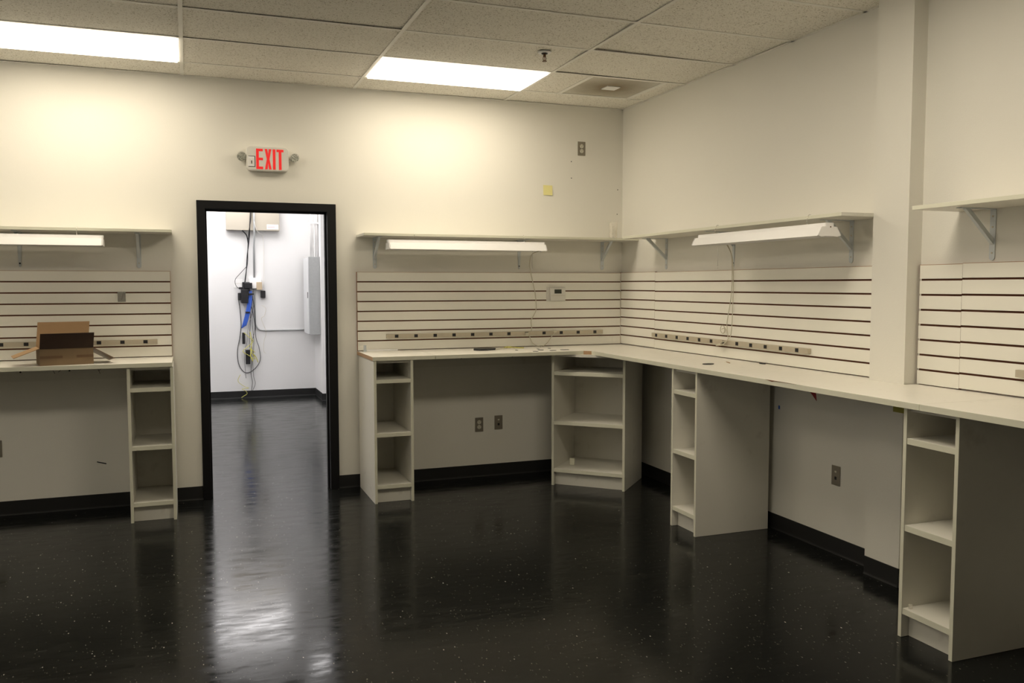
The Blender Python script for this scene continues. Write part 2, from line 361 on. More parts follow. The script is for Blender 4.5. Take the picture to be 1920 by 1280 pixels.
for c_, lb in zip(bcells, ['cool white ceiling light nearest the far wall of the back room', 'cool white ceiling light second from the far wall of the back room', 'cool white ceiling light on the right side of the back room near the wall corner',
        'added unseen cool white ceiling light on the left just beyond the doorway', 'added unseen cool white ceiling light on the right just beyond the doorway', 'added unseen cool white ceiling light left of the doorway view, third from the far wall', 'added unseen cool white ceiling light left of the doorway view, second from the far wall', 'added unseen cool white ceiling light left of the doorway view, nearest the far wall', 'added unseen cool white ceiling light by the right side wall of the back room']):
    troffer(c_, lb, 'lit_back', 'back room ceiling lights')
# air vent
cx, cy = (VX0+VX1)/2, (R0[0]+R0[1])/2
t = thing('ceiling_vent', 'square perforated ceiling air vent stained brown in its middle, in the right corner', 'air vent', (cx, cy, H))
a = T/2-.013
fm = MB(); k = .012
fm.box((-a, -a, 0), (a, -a+k, .02), 'tee'); fm.box((-a, a-k, 0), (a, a, .02), 'tee'); fm.box((-a, -a+k, 0), (-a+k, a-k, .02), 'tee'); fm.box((a-k, -a+k, 0), (a, a-k, .02), 'tee'); fm.build('frame', t)
MB().box((-a+k, -a+k, .004), (a-k, a-k, .008), 'vent').build('perforated_face', t)
MB().box((-.055, -.055, -.002), (.055, .055, .004), 'white').build('centre_plate', t)
# sprinklers
def sprinkler(x, y, label):
    t = thing('fire_sprinkler', label, 'sprinkler', (x, y, H), group='ceiling sprinklers')
    MB().cyl((0, 0, 0), (0, 0, -.007), .046, 'white', .038).build('escutcheon', t)
    b_ = MB(); b_.cyl((0, 0, -.006), (0, 0, -.012), .022, 'blackpl', .018); b_.cyl((0, 0, -.01), (0, 0, -.03), .009, 'copper')
    b_.tube([(-.008, 0, -.028), (-.010, 0, -.042), (-.003, 0, -.056)], .0022, 'copper'); b_.tube([(.008, 0, -.028), (.010, 0, -.042), (.003, 0, -.056)], .0022, 'copper'); b_.cyl((0, 0, -.03), (0, 0, -.054), .002, 'red')
    b_.build('sprinkler_head', t)
    MB().cyl((0, 0, -.055), (0, 0, -.058), .015, 'copper').build('deflector', t)
sprinkler(-1.339, -1.465, 'small pendent sprinkler with white collar on the ceiling in front of the lit panel')
sprinkler(-4.37, -1.63, 'small pendent sprinkler at the top left corner of the picture, mostly cut off')

# ---------------------------------------------------------------- slatwall
ZW = 1.064; ZS = 1.677; P = .0762
def slatwall(x0, x1, label, group, loc, rz, ends=''):
    """panel in local x, front towards -y, back on y=0"""
    mb = MB(); mb.box((x0, -.007, ZW+.002), (x1, -.0005, ZS), 'mdf')
    zt = ZS
    for k in range(8):
        zb = max(ZS-P*(k+1)+(.0050 if k < 7 else 0), ZW+.006)
        mb.box((x0, -.019, zb), (x1, -.007, zt-(0.0050 if k else 0)), 'mdf', {'y-': 'slat'})
        zt = ZS-P*(k+1)
    mb.box((x0, -.0194, ZS-.0025), (x1, -.019, ZS), 'edge_mdf')
    if 'l' in ends: mb.box((x0, -.0194, ZW+.006), (x0+.0022, -.019, ZS-.0025), 'edge_mdf')
    if 'r' in ends: mb.box((x1-.0022, -.0194, ZW+.006), (x1, -.019, ZS-.0025), 'edge_mdf')
    o = mb.build('slatwall'); o.location = loc; o.rotation_euler = (0, 0, rz)
    return tag(o, label, 'slatwall panel', group)
G = 'slotted wall panels above the worktops'
slatwall(-5.6, -3.633, 'white slatwall panel behind the cardboard box, left of the doorway', G, (0, 0, 0), 0, 'r')
slatwall(-2.298, -.020, 'white slatwall panel on the back wall, holding the thermostat', G, (0, 0, 0), 0, 'lr')
slatwall(.0, .60, 'narrow white slatwall panel on the right wall next to the room corner', G, (0, 0, .003), -PI/2)
slatwall(.601, 3.019, 'long white slatwall panel on the right wall between the corner and the column', G, (0, 0, 0), -PI/2)
slatwall(3.275, 3.533, 'narrow white slatwall panel just right of the column', G, (0, 0, -.0012), -PI/2)
slatwall(3.534, 5.9, 'white slatwall panel at the right picture edge, carrying a power strip end', G, (0, 0, .002), -PI/2)

# ---------------------------------------------------------------- worktops
TH = .028; ZB = ZW-TH
def worktop(poly, label, raw=(), loc=None):
    pts = [(x, y, ZB) for x, y in poly]
    sides = {i: 'lam_edge' for i in range(len(poly))}
    for i in raw: sides[i] = 'chip'
    o = MB().prism(pts, (0, 0, TH), 'lam_top', 'lam_top', sides).build('worktop', bevel=.0012)
    return tag(o, label, 'worktop', 'white laminate worktops')
worktop([(-5.6, -.535), (-3.628, -.535), (-3.628, -.001), (-5.6, -.001)], 'white worktop left of the doorway, carrying the cardboard box')
SX = -1.835
worktop([(-2.300, -.605), (SX-.003, -.605), (SX-.003, -.001), (-2.300, -.001)], 'short white worktop piece just right of the doorway, with a raw brown left end', raw=(3,))
wm = worktop([(SX, -.605), (-.648, -.605), (-.600, -.648), (-.598, -3.855), (-.001, -3.855), (-.001, -3.271), (-.092, -3.271), (-.092, -3.019), (-.001, -3.019), (-.001, -.001), (SX, -.001)],
        'long L-shaped white worktop running round the room corner to the column', raw=(1,))
wr = worktop([(-.598, -6.3), (-.001, -6.3), (-.001, -3.8565), (-.598, -3.8565)], 'white worktop at the right edge of the picture, right of the column')
mb = MB(); mb.prism([(-.5985, -2.86, ZW-.007), (-.5985, -2.88, ZW-.003), (-.5985, -2.95, ZW-.002), (-.5985, -3.06, ZW+.0002), (-.5985, -2.80, ZW+.0002)], (-.0012, 0, 0), 'mdf')
o = mb.build('chipped_edge', wm); o['label'] = 'brown chipped strip on the front edge'
mb = MB(); mb.prism([(-.5982, -.69, ZW-.004), (-.5982, -.86, ZW-.001), (-.5982, -.86, ZW+.0002), (-.5982, -.69, ZW+.0002)], (-.0012, 0, 0), 'mdf'); mb.build('chipped_edge', wm)
# wall cleats
def cleat(x0, x1, label, screws):
    o = B('wall_cleat', None, (x0, -.0185, ZB-.115), (x1, -.0005, ZB-.001), 'lam'); tag(o, label, 'wall cleat', 'cleats under the worktops')
    for x in screws: MB().cyl((x, -.0185, ZB-.05), (x, -.0205, ZB-.05), .006, 'blackpl', seg=10).build('screw', o)
cleat(-1.99, -.56, 'white board fixed to the back wall under the worktop, with dark screws', (-1.90, -1.46, -1.02))
cleat(-5.6, -3.93, 'white board fixed to the wall under the left worktop', (-4.3, -4.6))

# ---------------------------------------------------------------- open cabinets
def cabinet(loc, rz, wd, dp, label, group='open shelf cabinets under the worktops'):
    t = thing('shelf_cabinet', label, 'cabinet', loc, rz, group); s = .019; h = ZB-.001
    e = {'y-': 'lam_edge'}
    for x in (0, wd-s): B('side_panel', t, (x, 0, .001), (x+s, dp, h), 'lam', .0008, e)
    for z in (.872, .483, .106): B('shelf', t, (s, .004, z), (wd-s, dp-.006, z+.027), 'lam', .0008, e)
    B('back_panel', t, (s, dp-.006, .02), (wd-s, dp, h), 'lam')
    B('toe_kick', t, (s, .045, .001), (wd-s, .06, .106), 'lam')
    B('top_rail', t, (s, .02, h-.018), (wd-s, dp-.006, h), 'lam')
    return t
cabinet((-3.907, -.520, 0), 0, .284, .500, 'narrow white open cabinet left of the doorway')
cabinet((-2.291, -.597, 0), 0, .288, .577, 'narrow white open cabinet just right of the doorway')
cabinet((-.867, -.488, 0), math.radians(-43.4), .593, .52, 'wide white open cabinet set diagonally in the room corner')
cabinet((-.585, -1.813, 0), -PI/2, .298, .545, 'narrow white open cabinet on the right side, between the corner and the column')
cabinet((-.565, -3.740, 0), -PI/2, .296, .535, 'narrow white open cabinet nearest the camera, at the lower right')

# ---------------------------------------------------------------- wall shelves with brackets
def bracket(parent, x, narrow=False):
    """on wall plane y=0, room towards -y; shelf underside at z=0 of parent"""
    mb = MB(); w2 = .015
    if narrow:                                     # folded bracket that tapers down to a single screw
        mb.prism([(x-.018, -.0008, -.0005), (x+.018, -.0008, -.0005), (x+.007, -.0008, -.228), (x+.003, -.0008, -.236), (x-.003, -.0008, -.236), (x-.007, -.0008, -.228)], (0, -.004, 0), 'steel')
        mb.prism([(x-.018, -.004, -.0006), (x+.018, -.004, -.0006), (x+.010, -.235, -.0006), (x-.010, -.235, -.0006)], (0, 0, -.004), 'steel')
        for dx in (-.012, .010): mb.prism([(x+dx, -.004, -.10), (x+dx, -.004, -.004), (x+dx, -.12, -.004)], (.002, 0, 0), 'steel')
        o = mb.build('bracket', parent); MB().cyl((x, -.0048, -.212), (x, -.0075, -.212), .0055, 'blackpl', seg=10).build('screw', o); return o
    mb.prism([(x-w2, -.0008, -.0005), (x+w2, -.0008, -.0005)]+[(x+w2*math.cos(q), -.0008, -.225-w2*math.sin(q)) for q in [PI*i/8 for i in range(9)]], (0, -.0035, 0), 'steel')
    mb.box((x-w2, -.215, -.004), (x+w2, -.0045, -.0006), 'steel')
    poly = [(x-.009, -.004, -.165), (x-.009, -.004, -.140), (x-.009, -.155, -.004), (x-.009, -.180, -.004)]
    mb.prism(poly, (.002, 0, 0), 'steel'); mb.prism([(p[0]+.016, p[1], p[2]) for p in poly], (.002, 0, 0), 'steel')
    mb.prism([(x-.009, -.004, -.165), (x-.009, -.006, -.166), (x-.009, -.182, -.006), (x-.009, -.180, -.004)], (.018, 0, 0), 'steel')
    o = mb.build('bracket', parent)
    for z in (-.035, -.085, -.205): MB().cyl((x, -.0044, z), (x, -.0065, z), .0042, 'strip', seg=10).build('screw', o)
    return o
def shelf(x0, x1, xs, label, loc, rz, th=.019, dp=.30):
    t = thing('wall_shelf', label, 'shelf', loc, rz, 'white wall shelves on steel brackets')
    B('shelf_board', t, (x0, -dp, 0), (x1, -.001, th), 'lam', .001, {'y-': 'lam_edge'})
    for x in xs: bracket(t, x, x in (-4.58, -.953, 1.638))
    return t
shelf(-5.6, -3.613, (-3.837, -4.58, -5.35), 'white wall shelf left of the doorway, above the cardboard box', (0, 0, 1.937), 0)
shelf(-2.291, -.001, (-2.153, -.953, -.192), 'white wall shelf on the back wall right of the doorway', (0, 0, 1.942), 0)
shelf(.574, 3.017, (.744, 1.638, 2.763), 'white wall shelf on the right wall between the room corner and the column', (0, 0, 1.936), -PI/2)
shelf(3.49, 5.9, (3.68, 4.9), 'white wall shelf at the right edge of the picture, right of the column', (0, 0, 1.927), -PI/2)

# ---------------------------------------------------------------- shop lights hung under the shelf fronts
def shop_light(length, label, loc, rz, hooks, zs, extra=None):
    """local x along the tube, origin at the left end, top centre"""
    t = thing('shop_light', label, 'shop light', loc, rz, 'unlit white shop lights under the shelves')
    MB().box((.002, -.025, -.022), (length-.002, .025, 0), 'white').build('housing', t, .002)
    prof = [(-.050, -.022), (.050, -.022), (.075, -.070), (.074, -.0715), (.0485, -.0235), (-.0485, -.0235), (-.074, -.0715), (-.075, -.070)]
    MB().prism([(.003, y, z) for y, z in prof], (length-.006, 0, 0), 'white').build('reflector', t)
    cap = [(-.026, 0), (.026, 0), (.026, -.020), (.051, -.021), (.076, -.067), (.052, -.074), (.030, -.071), (-.030, -.071), (-.052, -.074), (-.076, -.067), (-.051, -.021), (-.026, -.020)]
    for x in (-.004, length): 
        c_ = MB().prism([(x, y, z) for y, z in cap], (.004, 0, 0), 'white'); c_.cyl((x-.001 if x < 0 else x+.004, .006, -.022), (x if x < 0 else x+.0052, .006, -.022), .004, 'copper', seg=8); c_.build('end_cap', t)
    for y in (-.026, .026): MB().cyl((.02, y, -.045), (length-.02, y, -.045), .0125, 'tube', seg=14).build('lamp_tube', t)
    for x in hooks:
        h_ = MB(); h_.tube([(x, .008, .004), (x, -.004, .002), (x, -.012, .012), (x, -.010, .022), (x, -.006, zs+.010), (x+.001, .003, zs+.0235), (x+.002, .012, zs+.0225)], .0017, 'chrome', 6)
        h_.build('hanging_hook', t)
    if extra: extra(t)
    return t
def mid_cord(t):
    pts = [(1.225, .03, -.03), (1.236, .255, -.08)]
    W = lambda x, z, y=-.03: (x+2.115, y+.305, z-1.912)     # world (x, y, z) to this fixture's local
    c_ = MB(); c_.tube([W(-.889, 1.845, -.28), W(-.889, 1.82, -.12), W(-.880, 1.74, -.05), W(-.860, 1.681), W(-.84, 1.59), W(-.822, 1.514), W(-.814, 1.44), W(-.813, 1.372), W(-.835, 1.32), W(-.856, 1.28), W(-.86, 1.214, -.05), W(-.875, 1.188, -.06)], .0033, 'cord'); c_.build('power_cord', t)
    c_ = MB(); c_.tube([W(-.95, 1.845, -.29), W(-.952, 1.75, -.29), W(-.951, 1.705, -.29)], .0012, 'chrome', 6); c_.cyl(W(-.951, 1.705, -.29), W(-.951, 1.69, -.29), .003, 'whitepl', seg=8); c_.build('pull_chain', t)
shop_light(1.25, 'white shop light hanging under the back wall shelf, right of the doorway', (-2.115, -.305, 1.912), 0, (.20, 1.085), .030, mid_cord)
def left_extra(t): pass
shop_light(1.23, 'white shop light hanging under the left shelf, cut by the picture edge', (-5.27, -.305, 1.907), 0, (.16, 1.075), .030, left_extra)
def right_cord(t):
    W = lambda y, z, x=-.03: (-y-1.706, x+.305, z-1.905)
    c_ = MB()
    c_.tube([W(-1.70, 1.862, -.24), W(-1.672, 1.88, -.12), W(-1.662, 1.80, -.045), W(-1.662, 1.66), W(-1.655, 1.50), W(-1.622, 1.36), W(-1.610, 1.30), W(-1.635, 1.24, -.04), W(-1.66, 1.20, -.05)], .0026, 'cord')
    c_.tube([W(-1.71, 1.862, -.24), W(-1.682, 1.87, -.12), W(-1.673, 1.78, -.045), W(-1.675, 1.66), W(-1.677, 1.50), W(-1.672, 1.36), W(-1.668, 1.24, -.035), W(-1.66, 1.205, -.05)], .0026, 'cord')
    c_.tube([W(-1.62, 1.262, -.04), W(-1.585, 1.29, -.04), W(-1.555, 1.285, -.04), W(-1.55, 1.255, -.04), W(-1.575, 1.238, -.04), W(-1.60, 1.25, -.04), W(-1.595, 1.275, -.04), W(-1.565, 1.268, -.04)], .003, 'cord')
    c_.tube([W(-1.66, 1.205, -.05), W(-1.63, 1.175, -.06), W(-1.60, 1.158, -.06), W(-1.57, 1.16, -.06), W(-1.585, 1.178, -.055), W(-1.63, 1.185, -.055)], .004, 'cord')
    c_.build('power_cord', t)
    MB().cyl(W(-1.585, 1.165, -.052), W(-1.52, 1.153, -.052), .010, 'cord', .007, 10).build('plug', t)
    c_ = MB(); c_.tube([W(-1.74, 1.85, -.20), W(-1.742, 1.78, -.20), W(-1.742, 1.70, -.20)], .0012, 'chrome', 6); c_.cyl(W(-1.742, 1.70, -.20), W(-1.742, 1.682, -.20), .003, 'whitepl', seg=8); c_.build('pull_chain', t)
shop_light(1.226, 'white shop light hanging under the right wall shelf, its end cap turned to the camera', (-.305, -1.706, 1.905), -PI/2, (.175, 1.06), .031, right_cord)

# ---------------------------------------------------------------- power strips
def power_strip(x0, x1, socks, label, rz):
    t = thing('power_strip', label, 'power strip', (0, 0, 1.176), rz, 'long metal power strips on the slatwall')
    y0 = -.0205; B('body', t, (x0, y0-.022, -.0165), (x1, y0, .0165), 'strip', .0015)
    for x in socks: B('socket', t, (x-.014, y0-.0245, -.011), (x+.014, y0-.0218, .012), 'blackpl')
    return t
power_strip(-2.074, -.200, [-1.996+.15627*k for k in range(12)], 'grey power strip on the back wall slatwall with two plugs hanging from it', 0)
power_strip(.594, 2.466, [.669+.15409*k for k in range(12)], 'grey power strip on the long right wall slatwall panel', -PI/2)
power_strip(-5.3, -3.730, [-3.808-.1495*k for k in range(10)], 'grey power strip behind the cardboard box', 0)
power_strip(3.855, 5.72, [3.94+.154*k for k in range(12)], 'grey power strip end at the right edge of the picture', -PI/2)

# plugs with short cords on the middle strip
def plug_cord(label, pts, ang):
    t = thing('plug_and_cord', label, 'plug', group='short cords at the back power strip')
    MB().tube(pts, .0035, 'cord').build('cord', t)
    p = Vector(pts[0]); MB().box(p+Vector((-.016, -.004, -.011)), p+Vector((.012, .022, .012)), 'cord').build('plug', t, .004)
plug_cord('off-white plug in the middle of the back power strip with its cord drooping right', [(-.905, -.072, 1.172), (-.89, -.075, 1.155), (-.876, -.06, 1.135), (-.855, -.05, 1.10), (-.82, -.06, 1.075), (-.79, -.09, 1.068)], 0)
plug_cord('off-white plug right of the hanging light cord with its cord drooping left', [(-.655, -.072, 1.186), (-.67, -.07, 1.165), (-.69, -.06, 1.14), (-.715, -.05, 1.10), (-.75, -.06, 1.075), (-.78, -.085, 1.068)], 0)

# ---------------------------------------------------------------- outlets and plates
def wall_plate(loc, rz, label, kind, mat='plate', group='steel wall plates'):
    t = thing('wall_outlet', label, 'outlet', loc, rz, group)
    MB().box((-.035, -.005, -.058), (.035, -.0006, .058), mat).build('cover_plate', t, .0015)
    if kind == 'duplex':
        for z in (.020, -.020):
            f = MB().cyl((0, -.0050, z), (0, -.0068, z), .0165, 'ivory').build('receptacle', t)
            s_ = MB(); s_.box((-.0075, -.0073, z+.001), (-.0050, -.0066, z+.009), 'blackpl'); s_.box((.0050, -.0073, z+.001), (.0075, -.0066, z+.009), 'blackpl'); s_.cyl((0, -.0066, z-.007), (0, -.0073, z-.007), .0028, 'blackpl', seg=8); s_.build('slots', f)
    else:
        MB().box((-.007, -.0065, .018), (.007, -.004, .028), 'ivory').build('data_jack', t); MB().box((-.008, -.0058, -.024), (.008, -.004, -.006), 'blackpl').build('jack_opening', t)
wall_plate((-1.305, 0, .433), 0, 'steel duplex outlet low on the back wall, under the worktop', 'duplex')
wall_plate((-1.136, 0, .442), 0, 'dark steel data plate low on the back wall, right of the duplex outlet', 'data')
wall_plate((-.390, 0, 2.717), 0, 'steel duplex outlet high on the back wall near the ceiling', 'duplex')
wall_plate((0, -2.683, .464), -PI/2, 'dark steel data plate low on the right wall, under the worktop', 'data')
wall_plate((-4.765, 0, .465), 0, 'wall plate at the left picture edge under the left worktop', 'data')

# ---------------------------------------------------------------- thermostat
t = thing('thermostat', 'off-white thermostat with a dark screen on the back slatwall panel', 'thermostat', (-.625, -.0195, 1.498))
MB().box((-.092, -.003, -.060), (.082, 0, .060), 'whitepl').build('backing_plate', t, .001)
MB().box((-.066, -.030, -.055), (.070, -.003, .052), 'whitepl').build('body', t, .005)
MB().box((-.030, -.0312, .006), (.034, -.0298, .040), 'lcd').build('screen', t)
MB().box((-.060, -.0315, -.012), (.066, -.0302, -.010), 'strip').build('cover_seam', t)
# chrome bracket on the left slatwall
t = thing('slatwall_bracket', 'small chrome faceout bracket hooked into the left slatwall panel', 'bracket', (-3.955, -.0195, 1.50))
MB().box((-.026, -.004, -.040), (.026, -.0005, .028), 'chrome').build('plate', t, .001)
MB().box((-.026, -.006, .026), (.026, .004, .031), 'chrome').build('lip', t)
mb = MB(); mb.prism([(-.012, -.004, .020), (.012, -.004, .020), (0, -.004, -.030)], (0, -.035, .010), 'chrome'); mb.build('arm', t)

# ---------------------------------------------------------------- exit sign
t = thing('exit_sign', 'white exit sign with red letters and two round emergency lamps above the doorway', 'exit sign', (-2.945, 0, 2.500))
def rrect(w_, h_, r_, cx=0, cz=0, y=0, n=5):
    pts = []
    for sx_, sz_, a0 in ((1, 1, 0), (-1, 1, PI/2), (-1, -1, PI), (1, -1, 3*PI/2)):
        for i in range(n+1):
            a = a0+PI/2*i/n; pts.append((cx+sx_*(w_/2-r_)+math.cos(a)*r_, y, cz+sz_*(h_/2-r_)+math.sin(a)*r_))
    return pts
MB().prism(rrect(.300, .178, .03), (0, -.048, 0), 'whitepl').build('housing', t, .004)
MB().prism(rrect(.285, .163, .026, y=-.048), (0, -.003, 0), 'whitepl').build('face', t)
def letter(polys, ox):
    mb = MB()
    for p in polys: mb.prism([(ox+x, -.0512, z) for x, z in p], (0, -.0012, 0), 'exitred')
    o = mb.build('letter', t); return o
Lh = .0735
def R(x0, z0, x1, z1): return [(x0, z0), (x1, z0), (x1, z1), (x0, z1)]
zb, zt = -.0765, .0705
letter([R(0, zb, .019, zt), R(.019, zt-.018, .048, zt), R(.019, -.012, .048, .006), R(.019, zb, .048, zb+.018)], -.083)
zm = (zt+zb)/2
letter([[(0, zt), (.018, zt), (.0235, zm+.028), (.029, zt), (.047, zt), (.033, zm), (.047, zb), (.029, zb), (.0235, zm-.028), (.018, zb), (0, zb), (.014, zm)]], -.022)
letter([R(0, zb, .019, zt)], .035)
letter([R(0, zt-.018, .050, zt), R(.0155, zb, .0345, zt-.018)], .062)
MB().box((-.137, -.0535, -.062), (-.090, -.0512, .016), 'blackpl').build('test_label_border', t)
MB().box((-.141, -.0545, -.058), (-.095, -.0530, .012), 'white').build('test_label', t)
tl = MB()
for k in range(5): tl.box((-.134+k*.0075, -.0552, -.050+.004*(k % 2)), (-.1325+k*.0075, -.0545, .004-.006*(k % 3)), 'strip')
tl.box((-.118, -.0553, -.040), (-.112, -.0546, -.018), 'blackpl'); tl.build('fine_print', t)
for sx_, zc, tx in ((-1, .008, .35), (1, .0, .5)):
    lamp = MB(); cxx = sx_*.185 if sx_ < 0 else .190; zc = .014 if sx_ < 0 else .020
    d = Vector((.25*(1 if sx_ > 0 else .5), -.9, -.3)).normalized(); c0 = Vector((cxx, -.035, zc))
    lamp.cyl(c0+d*.012, c0-d*.018, .036, 'whitepl', .024, 24); lamp.tube([(sx_*.148, -.026, -.005), (sx_*.168, -.026, zc-.01), tuple(c0-d*.012)], .009, 'whitepl')
    lo = lamp.build('emergency_lamp', t)
    MB().cyl(c0+d*.010, c0+d*.0155, .0325, 'lens', .031, 24).build('lens', lo)

# ---------------------------------------------------------------- small things on walls
o = MB().prism([(-.738, -.0012, 2.402), (-.656, -.0012, 2.400), (-.657, -.006, 2.318), (-.737, -.004, 2.320)], (0, -.0012, 0), 'note').build('sticky_note'); tag(o, 'yellow square sticky note on the back wall above the shelf', 'sticky note')
for x, z, lb in ((-.483, 2.606, 'small dark screw hole in the back wall just below the high outlet'), (-.482, 2.469, 'small screw hole in the back wall, second below the high outlet'),
                 (-.047, 2.388, 'small dark screw hole high beside the room corner'), (-.051, 2.18, 'small dark screw hole beside the room corner, just above the clear cup')):
    o = MB().cyl((x, -.0004, z), (x, -.002, z), .0042, 'blackpl', seg=12).build('wall_anchor'); tag(o, lb, 'wall anchor', 'screw holes in the back wall')
o = MB().prism([(-4.148, -.0006, .335), (-4.088, -.0006, .318), (-4.088, -.0006, .310), (-4.148, -.0006, .328)], (0, -.002, 0), 'blackpl').build('wall_mark'); tag(o, 'short black dash stuck on the wall under the left worktop', 'mark')
# clear container on the shelf by the corner
t = thing('clear_container', 'clear plastic container with a white tip inside, on the shelf by the room corner', 'container', (-.165, -.15, 1.961))
mb = MB(); mb.cyl((0, 0, 0), (0, 0, .135), .034, 'clear', .036, 24, caps=False); mb.cyl((0, 0, .135), (0, 0, .004), .0345, 'clear', .0325, 24, caps=False); mb.cyl((0, 0, .0002), (0, 0, .004), .034, 'clear', seg=24); mb.build('cup', t)
MB().cyl((0, 0, .035), (0, 0, .105), .016, 'whitepl', .003).build('nozzle', t); MB().cyl((0, 0, .0045), (0, 0, .035), .010, 'whitepl').build('stand', t)

# ---------------------------------------------------------------- things on the worktops
def chip(x, y, lx, ly, rz, label, mat='blackpl', name='black_chip', cat='chip', group=None, th=.002):
    mb = MB(); n = 10; pts = []; rr = random.Random(x*17+y)
    for i in range(n):
        a = 2*PI*i/n; k = .8+.4*rr.random(); pts.append((math.cos(a)*lx*k, math.sin(a)*ly*k, 0))
    o = mb.prism(pts, (0, 0, th), mat).build(name); o.location = (x, y, ZW+.0005); o.rotation_euler = (0, 0, rz); return tag(o, label, cat, group)
gp = 'black scraps on the back worktop'
for (x, y, lx, ly) in ((-1.115, -.37, .012, .020), (-1.02, -.53, .022, .018), (-.93, -.42, .025, .02), (-.91, -.31, .01, .02), (-.86, -.50, .03, .02), (-.80, -.28, .01, .02), (-.745, -.46, .035, .018)):
    chip(x, y, lx, ly, 0, 'small flat black scrap lying on the back worktop left of the notched inner corner', group=gp)
chip(-1.335, -.24, .085, .085, .2, 'flat black cable loop lying on the back worktop below the power strip', name='black_cable_bundle', cat='cable', th=.012)
t = thing('loose_wires', 'thin yellow and white wire ends lying on the back worktop beside the black cable loop', 'wires', (-1.10, -.16, ZW+.004))
MB().tube([(-.16, -.12, 0), (-.08, -.06, .004), (-.02, -.02, 0), (.04, -.03, 0)], .003, 'cord').build('white_wire', t); MB().tube([(-.05, 0, 0), (0, .03, .008), (.06, .01, .001), (.12, -.02, 0)], .004, 'yellow').build('yellow_wire', t)
MB().box((-.012, .0, -.003), (.02, .02, .012), 'yellow').build('connector', t)
chip(-.39, -1.93, .045, .030, .4, 'oval black cover lying on the right worktop below the hanging cord', name='black_cover', cat='cover', th=.004)
chip(-.20, -1.88, .05, .006, 1.2, 'thin brown sliver lying on the right worktop behind the oval black cover', mat='chip', name='wood_sliver', cat='sliver')
chip(-.045, -2.03, .012, .03, 0, 'small dark scrap at the foot of the right slatwall panel', name='dark_scrap', cat='scrap', th=.006)
t = thing('metal_angle', 'short grey metal angle standing at the left end of the worktop right of the doorway', 'metal angle', (-2.255, -.075, ZW+.0005))
MB().box((-.008, -.002, 0), (.010, 0, .050), 'steel').box((.0085, -.020, 0), (.010, -.002, .050), 'steel').build('angle', t)
o = B('white_strip', None, (-2.23, -.055, ZW+.0005), (-1.99, -.030, ZW+.012), 'white'); tag(o, 'thin white strip lying along the slatwall on the short worktop piece', 'strip')
o = B('blue_tape', None, (-.003, -2.160, .784), (-.0006, -2.148, .806), 'blue'); tag(o, 'tiny blue mark on the right wall under the long worktop', 'mark')
# cable scraps under the right worktop
o = MB().prism([(-.35, -2.80, ZB-.001), (-.35, -2.90, ZB-.001), (-.35, -2.915, ZB-.088), (-.35, -2.885, ZB-.062)], (.003, 0, 0), 'red').build('red_tape'); tag(o, 'red tape end hanging under the right worktop', 'tape')
o = B('yellow_tape', None, (-.45, -3.68, ZB-.052), (-.446, -3.56, ZB-.001), 'yellowtape'); tag(o, 'yellow tape strip hanging under the right worktop beside the nearest cabinet', 'tape')
t = thing('hanging_wires', 'thin black wire ends hanging under the left worktop', 'wires', (0, 0, ZB-.001))
for i, (x, l_) in enumerate(((-4.62, .03), (-4.40, .06), (-4.34, .05), (-4.12, .07), (-4.09, .05))):
    MB().tube([(x, -.10, 0), (x+.006, -.10, -l_*.5), (x+.02*((i % 2)*2-1), -.10, -l_)], .0015, 'blackpl', 5).build('wire', t)
# block on the corner cabinet's bottom shelf
o = MB().box((-.02, -.008, 0), (.02, .008, .055), 'lam_edge').build('wood_block', bevel=.002); o.location = (-.66, -.43, .1345); o.rotation_euler = (0, 0, -.7); tag(o, 'small pale block standing at the back of the diagonal corner cabinet', 'block')
o = MB().cyl((0, 0, 0), (0, 0, .018), .009, 'clear', seg=12).build('clear_clip'); o.location = (-.535, -3.78, .1345); tag(o, 'tiny clear clip on the bottom shelf of the nearest cabinet', 'clip')

# ---------------------------------------------------------------- cardboard box
phi = math.radians(13)
t = thing('cardboard_box', 'open brown cardboard box standing on the left worktop', 'box', (-4.408, -.520, ZW+.0008), phi)
W_, D_, H_ = .310, .235, .108; th = .004
mb = MB(); mb.box((0, 0, 0), (W_, D_, th), 'card'); mb.box((0, 0, th), (W_, th, H_), 'card', {'y+': 'card_in'}); mb.box((0, D_-th, th), (W_, D_, H_), 'card', {'y-': 'card_in'})
mb.box((0, th, th), (th, D_-th, H_), 'card', {'x+': 'card_in'}); mb.box((W_-th, th, th), (W_, D_-th, H_), 'card', {'x-': 'card_in'}); mb.build('body', t)
def flap(p0, p1, out, name='flap'):
    """hinge p0-p1, out = vector from hinge to free edge"""
    p0, p1, out = Vector(p0), Vector(p1), Vector(out); n = (p1-p0).cross(out).normalized()*.0035
    mb = MB(); mb.prism([p0, p1, p1+out, p0+out], n, 'card', None); o = mb.build(name, t); return o, mb
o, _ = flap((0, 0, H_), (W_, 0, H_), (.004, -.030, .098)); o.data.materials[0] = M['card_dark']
o, _ = flap((0, D_, H_), (W_, D_, H_), (.016, .02, .160)); o.data.materials[0] = M['card_in']
o, _ = flap((0, 0.005, H_), (0, D_-.005, H_), (-.145, -.02, -.055)); o.data.materials[0] = M['card_in']
o, _ = flap((W_, .005, H_), (W_, D_-.005, H_-.028), (.120, -.055, -.072)); o.data.materials[0] = M['tape']
MB().box((.0, -.0012, .045), (.13, 0, .062), 'tape').build('tape_strip', t); MB().box((.21, -.0012, .045), (W_, 0, .062), 'tape').build('tape_strip', t)

